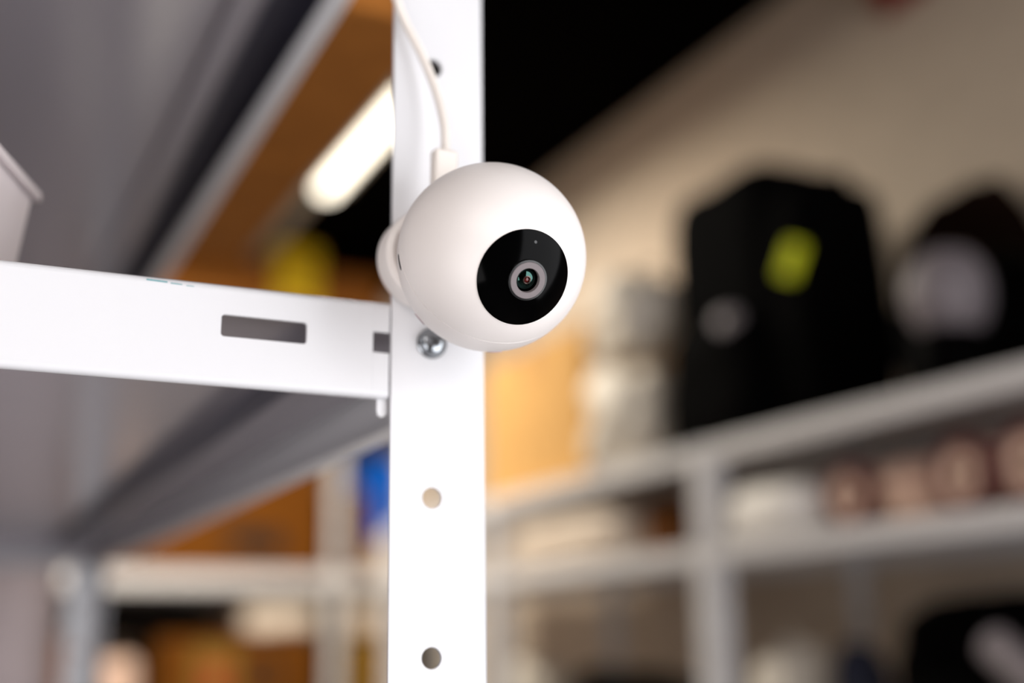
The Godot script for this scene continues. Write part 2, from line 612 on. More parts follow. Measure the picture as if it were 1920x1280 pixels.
# =====================================================================
# racks
# =====================================================================
# slotted angle: front leg in x from 0 to w (front face z = 0), side leg from z = 0 back to -w at x = w; holes down both legs
func angle_post(h: float, w: float, first: float, pitch: float, hole_r: float, t := 0.0016) -> SurfaceTool:
	var st := new_st()
	var r := 0.0022
	var holes := []
	var y := first
	while y < h - 0.02:
		if y > 0.02:
			holes.append([0.0171, y, hole_r, hole_r, hole_r])
		y += pitch
	sheet(st, 0.0, w - r, 0.0, h, t, holes)
	bend(st, w - r, -r, r, 0.0, h)
	bend(st, w - r, -r, r - t, 0.0, h)
	var hs := []
	for q in holes:
		hs.append([w - r - 0.02, q[1], hole_r, hole_r, hole_r])
	var xf := Transform3D(Basis(Vector3(0, 0, -1), Vector3(0, 1, 0), Vector3(1, 0, 0)), Vector3(w, 0, 0))
	sheet(st, r, w, 0.0, h, t, hs.map(func(q): return [w - q[0] + 0.0, q[1], q[2], q[3], q[4]]), xf)
	return st

# channel beam along local x from 0 to l: web front at z = 0, height h from y = 0, flanges turned back by f
func channel_beam(l: float, h: float, f: float, slots: Array, t := 0.0014, bottom := -1.0) -> SurfaceTool:
	var st := new_st()
	var r := 0.0026
	# the sheet is long in its own y, so the beam's length runs along it
	var xf := Transform3D(Basis(Vector3(0, 1, 0), Vector3(1, 0, 0), Vector3(0, 0, 1)), Vector3.ZERO)
	sheet(st, r, h - r, 0.0, l, t, slots.map(func(s): return [s[1], s[0], s[3], s[2], s[4]]), xf)
	for top in [false, true]:
		var poly := PackedVector2Array()   # in (z, y)
		var yc := h - r if top else r
		var sg := 1.0 if top else -1.0
		var fl := f if top or bottom < 0.0 else bottom
		for k in 7:
			var a := PI / 2 * k / 6
			poly.append(Vector2(-r + r * cos(a), yc + sg * r * sin(a)))
		poly.append(Vector2(-fl, yc + sg * r))
		poly.append(Vector2(-fl, yc + sg * (r - t)))
		for k in 7:
			var a := PI / 2 * (6 - k) / 6
			poly.append(Vector2(-r + (r - t) * cos(a), yc + sg * (r - t) * sin(a)))
		# local (z, y) outline pulled along x
		extrude(st, poly, 0.0, l, Transform3D(Basis(Vector3(0, 0, 1), Vector3(0, 1, 0), Vector3(1, 0, 0)), Vector3.ZERO))
	return st

func pan_bolt(parent: Node, at: Vector3, face := Basis()):
	# flange, domed head, cross recess; local y of the lathe points out of the sheet
	var xf := Transform3D(face * Basis(Vector3(1, 0, 0), Vector3(0, 0, 1), Vector3(0, -1, 0)), at)
	var st := new_st()
	lathe(st, [Vector2(0.0, 0.0), Vector2(0.0062, 0.0), Vector2(0.0062, 0.0009), Vector2(0.0058, 0.0013), Vector2(0.0049, 0.0014)].map(func(p): return p), 40, xf)
	var prof := [Vector2(0.0049, 0.0012), Vector2(0.00492, 0.0022)]
	for k in 9:
		var a := PI / 2 * k / 8
		prof.append(Vector2(0.00485 * cos(a) + 0.0, 0.0024 + 0.0021 * sin(a)))
	lathe(st, prof, 40, xf)
	var b := obj("bolt", st, "zinc", parent)
	var rc := new_st()
	for k in 2:
		var q := xf * Transform3D(Basis(Vector3.UP, PI / 4 + k * PI / 2), Vector3(0, 0.0040, 0))
		rbox(rc, Vector3(0.0046, 0.0012, 0.0010), 0.0002, q, 1)
	obj("cross_recess", rc, "shadow_gap", b)

const POST_W := 0.0402

func shelf_tray(x0: float, x1: float, z0: float, z1: float, top: float) -> SurfaceTool:
	# folded steel tray: deck, a lowered stiffener along both sides, turned-down rim
	var st := new_st()
	var under := top - 0.0022
	rbox(st, Vector3(x1 - x0, 0.0022, z0 - z1), 0.0008, Transform3D(Basis(), Vector3((x0 + x1) / 2, top - 0.0011, (z0 + z1) / 2)), 1)
	for s in [0, 1]:
		var a := x1 - 0.050 if s == 1 else x0
		rbox(st, Vector3(0.050, 0.007, z0 - z1), 0.0025, Transform3D(Basis(), Vector3(a + 0.025, under - 0.0033, (z0 + z1) / 2)), 2)
	for z in [z1 + 0.009]:
		rbox(st, Vector3(x1 - x0, 0.024, 0.0015), 0.0005, Transform3D(Basis(), Vector3((x0 + x1) / 2, under - 0.012, z)), 1)
	return st

func near_rack():
	var t := thing("storage_rack", "white steel rack in front, with the ball camera on its slotted post", "rack")
	var w := POST_W
	var D := -1.19          # rear face
	var L := -0.92          # left end
	# posts: front right, rear right, front left, rear left
	var p := obj("post", angle_post(2.05, w, 0.1432, 0.06003, 0.0041), "powder_coat", t)
	again("post", p, Vector3(w, 0, D + w), t, PI / 2)
	again("post", p, Vector3(L, 0, -w), t, -PI / 2)
	again("post", p, Vector3(L + w, 0, D), t, PI)
	# shelves: bottom edge of the beams
	for s in [0.30, 0.87, 1.4425, 1.7135]:
		var y: float = s
		var slots := []
		if y == 1.4425:
			slots = [[0.8695, 0.0226, 0.0162, 0.0042, 0.0014], [0.8692 - 0.1, 0.0226, 0.0162, 0.0042, 0.0014], [0.5, 0.0226, 0.0162, 0.0042, 0.0014]]
		var l := -L - 0.001
		var b := obj("beam", beam_front(l, y == 1.4425), "powder_coat", t)
		b.rotation.z = -0.0105 if y == 1.4425 else 0.0
		b.position = Vector3(-0.001, y - 0.0008, -0.0002) - b.basis * Vector3(l, 0, 0)
		# rear beam and side beams (channels opening inward)
		var rb := obj("beam", channel_beam(l - 0.05, 0.0385, 0.016, []), "powder_coat", t)
		rb.transform = Transform3D(Basis(Vector3.UP, PI), Vector3(-0.002, y, D + 0.002))
		var sb := obj("side_beam", channel_beam(-D - 0.004, 0.0385, 0.0145, []), "powder_coat", t)
		sb.transform = Transform3D(Basis(Vector3.UP, PI / 2), Vector3(w - 0.002, y, -0.002))
		sb = obj("side_beam", channel_beam(-D - 0.004, 0.0385, 0.0145, []), "powder_coat", t)
		sb.transform = Transform3D(Basis(Vector3.UP, -PI / 2), Vector3(L + 0.002, y, D + 0.002))
		obj("shelf", shelf_tray(L + 0.004, w - 0.0055, -0.004, D + 0.005, y + 0.0365), "shelf_steel", t)
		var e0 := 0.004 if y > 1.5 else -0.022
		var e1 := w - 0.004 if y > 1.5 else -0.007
		obj("shade_strip", bx(Vector3(e0, y + 0.0245, D + 0.02), Vector3(e1, y + 0.0272, -0.012), 0.0008, 1), "shade_dark", t)  # flat dark strip standing in for the shade along the shelf's side
		if y > 1.0:
			pan_bolt(t, Vector3(0.0167, y + 0.0226, 0.0))
	# hook tab under the front beam's end
	var st := new_st()
	var poly := PackedVector2Array([Vector2(-0.0046, 1.4445), Vector2(-0.0046, 1.4372)])
	for k in 7:
		var a := PI + PI * k / 6
		poly.append(Vector2(-0.0026 + 0.002 * cos(a), 1.4368 + 0.002 * sin(a)))
	poly.append(Vector2(-0.0006, 1.4445))
	extrude(st, poly, -0.0048, -0.0032)
	obj("hook_tab", st, "powder_coat", t)
	# a rubbed mark on the beam's top edge
	st = new_st()
	for k in [[-0.0905, 0.0075, 0.0006], [-0.0835, 0.0042, 0.0004], [-0.0785, 0.0028, 0.0003]]:
		rbox(st, Vector3(k[1], k[2], 0.00016), 0.00007, Transform3D(Basis(Vector3(0, 0, 1), -0.03), Vector3(k[0], 1.4794 - (k[0] + 0.0905) * 0.06, -0.0002)), 1)
	obj("paint_scuff", st, "scuff_teal", t)
	# plastic feet
	for q in [Vector3(w / 2, 0, -w / 2), Vector3(w / 2 - 0.002, 0, D + w / 2), Vector3(L + w / 2, 0, -w / 2), Vector3(L + w / 2, 0, D + w / 2)]:
		obj("foot", bx(q + Vector3(-w / 2 - 0.002, 0, -w / 2 - 0.002), q + Vector3(w / 2 + 0.002, 0.012, w / 2 + 0.002), 0.003), "barrel_black", t)

func beam_front(l: float, slotted: bool) -> SurfaceTool:
	# slots measured from the left end; the right end meets the post at x = -0.001
	var slots := []
	if slotted:
		var c := l
		slots = [[c - 0.0004, 0.0222, 0.0068, 0.0041, 0.0012]]
		var x := c - 0.0495
		while x > 0.05:
			slots.append([x, 0.0226, 0.0163, 0.0042, 0.0013])
			x -= 0.22
	# a slot that is open at the beam's end: cut the sheet short there and close it with two lips
	if not slotted:
		return channel_beam(l, 0.0385, 0.014, [], 0.0014, 0.0032)
	slots.remove_at(0)
	var st := channel_beam(l - 0.0068, 0.0385, 0.014, slots, 0.0014, 0.0032)
	var r := 0.0026
	for y in [[r, 0.0180], [0.0262, 0.0385 - r]]:
		rbox(st, Vector3(0.0068, y[1] - y[0], 0.0014), 0.0002, Transform3D(Basis(), Vector3(l - 0.0034, (y[0] + y[1]) / 2, -0.0007)), 1)
	for top in [false, true]:
		var poly := PackedVector2Array()
		var yc := 0.0385 - r if top else r
		var fl := 0.014 if top else 0.0032
		var sg := 1.0 if top else -1.0
		for k in 7:
			var a := PI / 2 * k / 6
			poly.append(Vector2(-r + r * cos(a), yc + sg * r * sin(a)))
		poly.append(Vector2(-fl, yc + sg * r))
		poly.append(Vector2(-fl, yc + sg * (r - 0.0014)))
		for k in 7:
			var a := PI / 2 * (6 - k) / 6
			poly.append(Vector2(-r + (r - 0.0014) * cos(a), yc + sg * (r - 0.0014) * sin(a)))
		extrude(st, poly, l - 0.0068, l, Transform3D(Basis(Vector3(0, 0, 1), Vector3(0, 1, 0), Vector3(1, 0, 0)), Vector3.ZERO))
	return st

# =====================================================================
# the ball camera
# =====================================================================
const R := 0.0352
var ball := Vector3(0.0230, 1.4884, 0.0455)
var seam := Vector3(-0.0873, 0.2157, 0.972).normalized()
var axis := Vector3(-0.0015, -0.4827, 0.8758).normalized()

func frame_of(n: Vector3) -> Basis:
	# local y along n
	var x := Vector3.UP.cross(n).normalized()
	return Basis(x, n, x.cross(n))

func cap_profile(r: float, a0: float, a1: float, seg: int) -> Array:
	# from polar angle a1 (rim) up to a0 (top), so that lathe normals point outward
	var out := []
	for k in seg + 1:
		var a := lerpf(a1, a0, float(k) / seg)
		out.append(Vector2(r * sin(a), r * cos(a)))
	return out

func patch(st: SurfaceTool, n: Vector3, along: Vector3, hl: float, hw: float, r: float, corner: float):
	# a small rounded patch lying on the ball round direction n
	var u := (along - n * along.dot(n)).normalized()
	var v := n.cross(u)
	var m := 28
	var pts := []
	for k in m:
		var a := TAU * k / m
		var q := slot_radius(a, hl, hw, corner)
		var d := (n * r + u * cos(a) * q + v * sin(a) * q).normalized()
		pts.append(d)
	for k in m:
		tri(st, ball + n * r, ball + pts[k] * r, ball + pts[(k + 1) % m] * r, n, pts[k], pts[(k + 1) % m])
		var l := (k + 1) % m
		var o: Vector3 = (pts[k] - n).normalized()
		quad(st, ball + pts[k] * r, ball + pts[l] * r, ball + pts[l] * (R - 0.001), ball + pts[k] * (R - 0.001), o)

func security_camera():
	var t := thing("security_camera", "white ball camera with round black lens face, mounted on the rack post", "camera")
	var st := new_st()
	# front shell: a half ball with a seat sunk for the lens, its edge softly broken at the seam
	var fs := Transform3D(frame_of(seam), ball)
	var rim := asin(0.01735 / R)
	var prof := []
	var grid := []
	for i in 65:
		var row := []
		var a := deg_to_rad(89.25) * i / 64.0
		for j in 128:
			var b := TAU * j / 128.0
			var d := fs.basis * Vector3(sin(a) * cos(b), cos(a), sin(a) * sin(b))
			row.append(d * (R - 0.0045 * smoothstep(rim - 0.06, rim - 0.16, d.angle_to(axis))))
		grid.append(row)
	for i in 64:
		for j in 128:
			var l := (j + 1) % 128
			quadn(st, ball + grid[i][j], ball + grid[i + 1][j], ball + grid[i + 1][l], ball + grid[i][l], grid[i][j].normalized(), grid[i + 1][j].normalized(), grid[i + 1][l].normalized(), grid[i][l].normalized())
	lathe(st, [Vector2(R - 0.0012, 0.00035), Vector2(R * sin(deg_to_rad(89.25)), R * cos(deg_to_rad(89.25)))], 128, fs)
	obj("front_shell", st, "ball_plastic", t)
	st = new_st()
	prof = cap_profile(R - 0.00012, deg_to_rad(90.5), PI, 44)
	prof.append_array([Vector2(R - 0.0003, -0.00015), Vector2(R - 0.0014, -0.00015)])
	lathe(st, prof, 96, fs)
	var rear := obj("rear_shell", st, "ball_plastic", t)
	st = new_st()
	lathe(st, cap_profile(R - 0.0007, deg_to_rad(84), deg_to_rad(96), 6), 96, fs)
	obj("seam_gap", st, "seam_grey", rear)
	# slit beside the seam on the left, and two round plugs low on the rear shell
	st = new_st()
	var sl := Vector3(-0.9775, -0.1249, -0.130).normalized()
	patch(st, sl, sl.cross(seam), 0.0034, 0.00055, R + 0.00005, 0.0004)
	obj("slit", st, "shadow_gap", rear)
	for q in [Vector3(-0.652, -0.633, -0.40), Vector3(0.109, -0.974, -0.185)]:
		st = new_st()
		var n: Vector3 = q.normalized()
		patch(st, n, n.cross(seam), 0.0027, 0.0027, R + 0.00018, 0.00269)
		obj("plug", st, "rubber_cap", rear)
	# black glass face, set into the shell
	st = new_st()
	var fa := Transform3D(frame_of(axis), ball)
	prof = [Vector2((R - 0.0006) * sin(rim), (R - 0.0006) * cos(rim))]
	prof.append_array(cap_profile(R + 0.00025, asin(0.0069 / R), rim - 0.008, 26))
	lathe(st, prof, 96, fa)
	var face := obj("lens_face", st, "black_glass", t)
	# microphone hole
	st = new_st()
	var mh := Vector3(0.0356, -0.1194, 0.9922).normalized()
	patch(st, mh, Vector3.RIGHT, 0.00055, 0.00055, R + 0.0003, 0.00054)
	obj("microphone_hole", st, "barrel_black", face)
	# lens: black lip, grey ring, coated dome, iris, inner glass
	var h := R + 0.0001
	st = new_st()
	lathe(st, [Vector2(0.0074, h - 0.0007), Vector2(0.0072, h + 0.0002), Vector2(0.0066, h + 0.0003), Vector2(0.0066, h - 0.0003)], 72, fa)
	lathe(st, [Vector2(0.0067, h - 0.0003), Vector2(0.0067, h - 0.0035), Vector2(0.0, h - 0.0035)], 48, fa)
	obj("lens_lip", st, "barrel_black", face)
	st = new_st()
	lathe(st, [Vector2(0.0066, h - 0.0004), Vector2(0.0065, h + 0.00042), Vector2(0.0064, h + 0.0005), Vector2(0.00442, h + 0.0005), Vector2(0.00432, h + 0.0004), Vector2(0.00428, h - 0.0012)], 72, fa)
	obj("lens_ring", st, "ring_grey", face)
	st = new_st()
	prof = []
	var dr := 0.0062
	for k in 16:
		var a := lerpf(asin(0.00426 / dr), asin(0.0015 / dr), k / 15.0)
		prof.append(Vector2(dr * sin(a), h - 0.0011 - dr + dr * cos(a) + 0.0008))
	prof.append(Vector2(0.0013, prof[-1].y - 0.0009))
	lathe(st, prof, 64, fa)
	obj("lens_dome", st, "lens_coating", face)
	var top: float = prof[14].y
	st = new_st()
	lathe(st, [Vector2(0.00155, top - 0.0004), Vector2(0.0015, top + 0.0001), Vector2(0.00125, top + 0.0002), Vector2(0.0011, top + 0.0001), Vector2(0.0011, top - 0.0006)], 48, fa)
	obj("iris_ring", st, "lens_iris", face)
	st = new_st()
	var bead := []
	for k in 9:
		var a := PI / 2 * k / 8
		bead.append(Vector2(0.0011 * cos(a), top - 0.0007 + 0.0006 * sin(a)))
	lathe(st, bead, 32, fa)
	obj("inner_lens", st, "lens_red", face)
	# mounting cup on the post
	st = new_st()
	var br := 0.0197
	var cup := Transform3D(Basis(Vector3(1, 0, 0), Vector3(0, 0, 1), Vector3(0, -1, 0)), Vector3(0.0128, 1.4975, 0.0004))
	lathe(st, [Vector2(0.0, 0.0), Vector2(br - 0.0008, 0.0), Vector2(br, 0.0008), Vector2(br, 0.0095), Vector2(br - 0.0003, 0.0112), Vector2(br - 0.0012, 0.0121), Vector2(br - 0.0028, 0.0124), Vector2(0.0125, 0.0098), Vector2(0.006, 0.0078), Vector2(0.0, 0.0074)], 80, cup)
	obj("mounting_cup", st, "ball_plastic", t)
	# cable and plug
	st = new_st()
	var way := spline([Vector3(-0.006, 1.700, -0.012), Vector3(-0.0045, 1.655, -0.006), Vector3(-0.0030, 1.6290, 0.0012), Vector3(-0.0003, 1.6102, 0.0032), Vector3(0.0034, 1.5993, 0.0044), Vector3(0.0097, 1.5838, 0.0078), Vector3(0.0143, 1.5665, 0.0122), Vector3(0.0158, 1.5508, 0.0168), Vector3(0.0152, 1.5400, 0.019), Vector3(0.0147, 1.5335, 0.0198)])
	tube(st, way, 0.0019)
	var cable := obj("cable", st, "cable_white", t)
	st = new_st()
	rbox(st, Vector3(0.0100, 0.0215, 0.0066), 0.0016, Transform3D(Basis(Vector3.RIGHT, 0.06), Vector3(0.0136, 1.5275, 0.0212)), 3)
	obj("plug", st, "cable_white", cable)

# =====================================================================
# things on the near rack
# =====================================================================
func carton(called: String, label: String, lo: Vector3, hi: Vector3, m: String, turn := 0.0, group := "", taped := true) -> Node3D:
	var c := (lo + hi) / 2.0
	var t := thing(called, label, "box", Vector3(c.x, lo.y, c.z), turn, group)
	var s := hi - lo
	obj("carton_body", bx(Vector3(-s.x / 2, 0.0, -s.z / 2), Vector3(s.x / 2, s.y - 0.004, s.z / 2), 0.004), m, t)
	# two top flaps that meet in the middle, and tape over the joint
	for k in [-1.0, 1.0]:
		obj("top_flap", bx(Vector3(-s.x / 2 + 0.001, s.y - 0.0042, minf(0.0008 * k, k * (s.z / 2 - 0.001))), Vector3(s.x / 2 - 0.001, s.y - 0.0005, maxf(0.0008 * k, k * (s.z / 2 - 0.001))), 0.0012, 1), m, t)
	if taped:
		obj("tape", bx(Vector3(-s.x / 2 - 0.0004, s.y - 0.0006, -0.025), Vector3(s.x / 2 + 0.0004, s.y, 0.025), 0.0002, 1), "carton_tape", t)
		for k in [-1.0, 1.0]:
			obj("tape_end", bx(Vector3(k * s.x / 2 - 0.0006, s.y - 0.06, -0.025), Vector3(k * s.x / 2 + 0.0006, s.y - 0.0002, 0.025), 0.0002, 1), "carton_tape", t)
	return t

func near_things():
	var y := 1.7524
	carton("cardboard_box", "brown cardboard box overhanging the top shelf, nearest the slotted post", Vector3(-0.24, y, -0.538), Vector3(0.1235, y + 0.26, -0.265), "carton_brown", 0.0, "brown boxes overhanging the top shelf")
	carton("cardboard_box", "brown cardboard box overhanging the top shelf, behind the front one", Vector3(-0.26, y, -0.835), Vector3(0.1215, y + 0.26, -0.545), "carton_brown", 0.0, "brown boxes overhanging the top shelf")
	# tapered white bin at the left edge; its far right rim corner near (-0.126, 1.540, -0.10)
	var s := Vector3(0.14, 0.0615, 0.094)
	var turn := Basis(Vector3.UP, deg_to_rad(-20.6))
	var t := thing("storage_bin", "white tapered plastic bin standing on the near shelf at the left", "bin", Vector3(-0.1300, 1.4815, -0.10) - turn * Vector3(s.x / 2, 0, -s.z / 2), deg_to_rad(-20.6))
	var st := new_st()
	var wall := 0.0022
	var hx := s.x / 2
	var hz := s.z / 2
	var tp := 0.9
	# four walls and floor, open at the top
	var co := [Vector2(-hx, -hz), Vector2(hx, -hz), Vector2(hx, hz), Vector2(-hx, hz)]
	for k in 4:
		var a: Vector2 = co[k]
		var b: Vector2 = co[(k + 1) % 4]
		var n2 := (a + b).normalized()
		var n := Vector3(n2.x, -0.1, n2.y).normalized()
		var ia := a * (1.0 - wall / hx)
		var ib := b * (1.0 - wall / hx)
		quad(st, Vector3(a.x * tp, 0, a.y * tp), Vector3(b.x * tp, 0, b.y * tp), Vector3(b.x, s.y, b.y), Vector3(a.x, s.y, a.y), n)
		quad(st, Vector3(ia.x * tp, wall, ia.y * tp), Vector3(ib.x * tp, wall, ib.y * tp), Vector3(ib.x, s.y, ib.y), Vector3(ia.x, s.y, ia.y), -n)
		quad(st, Vector3(a.x, s.y, a.y), Vector3(b.x, s.y, b.y), Vector3(ib.x, s.y, ib.y), Vector3(ia.x, s.y, ia.y), Vector3.UP)
	quad(st, Vector3(-hx * tp, 0, -hz * tp), Vector3(hx * tp, 0, -hz * tp), Vector3(hx * tp, 0, hz * tp), Vector3(-hx * tp, 0, hz * tp), Vector3.DOWN)
	quad(st, Vector3(-hx * tp, wall, -hz * tp), Vector3(hx * tp, wall, -hz * tp), Vector3(hx * tp, wall, hz * tp), Vector3(-hx * tp, wall, hz * tp), Vector3.UP)
	obj("bin_body", st, "bin_white", t)
	st = new_st()
	# turned-down lip round the top
	var lip := [Vector2(-0.002, -0.001), Vector2(-0.001, 0.0), Vector2(0.002, 0.0), Vector2(0.0027, -0.0008), Vector2(0.0027, -0.0046), Vector2(0.0, -0.0046)]
	for k in 4:
		for q in lip.size() - 1:
			var pts := []
			for c in [[k, q], [(k + 1) % 4, q], [(k + 1) % 4, q + 1], [k, q + 1]]:
				var o: Vector2 = co[c[0]]
				var f: Vector2 = lip[c[1]]
				pts.append(Vector3(o.x + signf(o.x) * f.x, s.y + f.y, o.y + signf(o.y) * f.x))
			var n2: Vector2 = (co[k] + co[(k + 1) % 4]).normalized()
			var d2: Vector2 = lip[q + 1] - lip[q]
			quad(st, pts[0], pts[1], pts[2], pts[3], Vector3(n2.x * -d2.y, d2.x, n2.y * -d2.y).normalized())
	obj("rim", st, "bin_white", t)

# =====================================================================
# right rack
# =====================================================================
const RX := 0.90
const RD := 0.30
func rack_rails(t: Node, xs: Array, zs: Array, levels: Array, hh: float, m: String, along_z: bool):
	# posts at every corner, rails on all four sides of each level, a shelf panel per level
	var p: MeshInstance3D
	var hp := 0.0
	for l in levels:
		hp = maxf(hp, l + hh)
	for i in xs.size():
		for j in zs.size():
			# corner angles: the free legs point inward
			var tx := 0.0
			if p == null:
				p = obj("post", angle_post(hp + 0.001, 0.04, 0.05, 0.08, 0.0045), m, t)
			var o := p if i + j == 0 else again("post", p, Vector3.ZERO, t)
			var front := i == 0 if along_z else j == zs.size() - 1
			if along_z:
				# leg in z on the aisle face, leg in x on the +z side
				o.transform = Transform3D(Basis(Vector3.UP, -PI / 2), Vector3(xs[i], 0, zs[j] - 0.02)) if i == 0 else Transform3D(Basis(Vector3.UP, 0.0), Vector3(xs[i] - 0.04, 0, zs[j] + 0.02))
			else:
				o.transform = Transform3D(Basis(), Vector3(xs[i] - 0.02, 0, zs[j])) if front else Transform3D(Basis(Vector3.UP, PI), Vector3(xs[i] + 0.02, 0, zs[j]))
	var x0: float = xs[0]
	var x1: float = xs[-1]
	var z0: float = zs[0]
	var z1: float = zs[-1]
	for lv in levels:
		var y: float = lv
		var lx := x1 - x0
		var lz := z1 - z0
		var r := obj("rail", channel_beam(lz - 0.006, hh, 0.007, []), m, t)
		r.transform = Transform3D(Basis(Vector3.UP, -PI / 2), Vector3(x0 + 0.0018, y, z0 + 0.003))
		r = obj("rail", channel_beam(lz - 0.006, hh, 0.007, []), m, t)
		r.transform = Transform3D(Basis(Vector3.UP, PI / 2), Vector3(x1 - 0.0018, y, z1 - 0.003))
		r = obj("rail", channel_beam(lx - 0.006, hh, 0.007, []), m, t)
		r.transform = Transform3D(Basis(), Vector3(x0 + 0.003, y, z1 - 0.0018))
		r = obj("rail", channel_beam(lx - 0.006, hh, 0.007, []), m, t)
		r.transform = Transform3D(Basis(Vector3.UP, PI), Vector3(x1 - 0.003, y, z0 + 0.0018))
		obj("shelf", bx(Vector3(x0 + 0.004, y + hh - 0.005, z0 + 0.004), Vector3(x1 - 0.004, y + hh - 0.002, z1 - 0.004), 0.001, 1), m, t)

func right_rack():
	var t := thing("storage_rack", "long white steel rack along the beige wall, holding the black bags", "rack")
	rack_rails(t, [RX, RX + RD], [-2.60, -1.96, -1.165, -0.30], [0.256, 0.726, 1.171, 1.4565, 1.6085], 0.030, "rack_paint", true)

func bag(called: String, label: String, cat: String, parts: Array, m: String, flat_y: float, group := "") -> Node3D:
	# parts: [centre, radii, amp, freq, seed]
	var st := new_st()
	for q in parts:
		blob(st, q[0], q[1], q[2], q[3], q[4], flat_y)
	var c := Vector3.ZERO
	var o := thing(called, label, cat, Vector3(parts[0][0].x, flat_y, parts[0][0].z), 0.0, group)
	var b := obj("bag_body", st, m, o)
	b.position = -o.position
	return o

func knot(parent: Node3D, at: Vector3, s: float, m: String):
	# gathered neck of a tied bag
	var st := new_st()
	lathe(st, [Vector2(0.9 * s, -0.8 * s), Vector2(0.35 * s, -0.1 * s), Vector2(0.22 * s, 0.05 * s), Vector2(0.3 * s, 0.2 * s), Vector2(0.75 * s, 0.9 * s), Vector2(0.5 * s, 0.95 * s), Vector2(0.0, 0.3 * s)], 18, Transform3D(Basis(Vector3(1, 0, 0.3).normalized(), 0.25), at - parent.position))
	obj("tied_neck", st, m, parent)

func right_top_things():
	var y := 1.6390
	carton("cardboard_box", "bright tan cardboard box on the right rack's top shelf, beside white bags", Vector3(0.955, y, -2.11), Vector3(1.24, 1.952, -1.625), "carton_tan", 0.0)
	var t := bag("white_bag", "lumpy white plastic bag on the top shelf, touching the tan box", "bag", [
		[Vector3(0.985, y + 0.095, -1.487), Vector3(0.08, 0.105, 0.110), 0.35, 0.09, 3]], "white_poly", y)
	t = bag("white_bag", "whitish tied bag lying on the lumpy white bag beside the tan box", "bag", [
		[Vector3(0.99, y + 0.285, -1.487), Vector3(0.075, 0.078, 0.105), 0.3, 0.08, 11]], "white_poly", y + 0.212)
	knot(t, Vector3(1.02, y + 0.368, -1.48), 0.022, "white_poly")
	# the big black backpack
	var b := thing("backpack", "tall black backpack with a yellow-green tag on the top shelf", "backpack", Vector3(1.085, y, -1.17))
	var st := new_st()
	blob(st, Vector3(0, 0.22, -0.045), Vector3(0.10, 0.242, 0.138), 0.05, 0.06, 21, 0.0, 9.0)
	obj("pack_body", st, "black_nylon", b)
	st = new_st()
	blob(st, Vector3(0.0, 0.20, 0.108), Vector3(0.09, 0.212, 0.064), 0.06, 0.07, 22, 0.0, 7.0)
	obj("side_pouch", st, "black_nylon", b)
	st = new_st()
	blob(st, Vector3(-0.09, 0.11, -0.05), Vector3(0.05, 0.115, 0.125), 0.1, 0.07, 23, 0.0, 4.0)
	obj("front_pocket", st, "black_nylon", b)
	st = new_st()
	tube(st, spline([Vector3(0.02, 0.40, 0.09), Vector3(0.02, 0.421, 0.105), Vector3(0.02, 0.421, 0.14), Vector3(0.02, 0.40, 0.155)]), 0.007, 10)
	obj("top_handle", st, "black_nylon", b)
	st = new_st()
	rbox(st, Vector3(0.006, 0.056, 0.031), 0.003, Transform3D(Basis(Vector3.UP, 0.45) * Basis(Vector3.RIGHT, 0.42), Vector3(-0.100, 0.262, 0.158)), 2)
	var tg := obj("tag", st, "lime", b)
	tag(tg, "yellow-green reflective tag")
	st = new_st()
	blob(st, Vector3(-0.118, 0.192, 0.015), Vector3(0.02, 0.027, 0.031), 0.15, 0.08, 24, -1.0, 2.2, 14, 20)
	var bd := obj("badge", st, "grey_poly", b)
	tag(bd, "pale grey badge")
	# more black bags to the right
	t = bag("black_bag", "large black bag right of the backpack, bulging over the rail", "bag", [
		[Vector3(1.13, y + 0.10, -0.80), Vector3(0.07, 0.13, 0.135), 0.2, 0.07, 31]], "black_poly", y, "black bags on the right rack")
	t = bag("brown_bag", "dark brown cloth bag leaning behind the large black bag", "bag", [
		[Vector3(1.262, y + 0.19, -0.935), Vector3(0.04, 0.20, 0.14), 0.18, 0.06, 33]], "brown_cloth", y)
	t = bag("black_bag", "black bag at the right end of the top shelf, behind the grey ball", "bag", [
		[Vector3(1.13, y + 0.135, -0.49), Vector3(0.12, 0.19, 0.145), 0.18, 0.07, 35]], "black_poly", y, "black bags on the right rack")
	# the pale round thing in front of the black bags
	t = thing("round_bundle", "round grey-white bundle in front of the black bags", "bundle", Vector3(0.985, y, -0.703))
	st = new_st()
	blob(st, Vector3(0, 0.128, 0), Vector3(0.05, 0.060, 0.056), 0.08, 0.06, 41, 0.0, 2.1)
	obj("wrapped_body", st, "grey_poly", t)
	st = new_st()
	lathe(st, [Vector2(0.05, 0.0), Vector2(0.052, 0.03), Vector2(0.046, 0.07), Vector2(0.03, 0.085)], 28, Transform3D())
	obj("stand", st, "black_poly", t)
	# red fitting high on the wall
	t = thing("alarm_sounder", "small red fitting high on the beige wall", "alarm", Vector3(1.32, 2.478, -1.07))
	st = new_st()
	lathe(st, [Vector2(0.0, 0.075), Vector2(0.028, 0.07), Vector2(0.045, 0.05), Vector2(0.05, 0.02), Vector2(0.05, 0.0)].map(func(p): return Vector2(p.x, p.y)), 36, Transform3D(Basis(Vector3(0, 0, 1), PI / 2), Vector3(-0.012, 0, 0)))
	obj("dome", st, "alarm_red", t)
	obj("back_plate", bx(Vector3(-0.014, -0.055, -0.055), Vector3(-0.001, 0.055, 0.055), 0.004), "alarm_red", t)

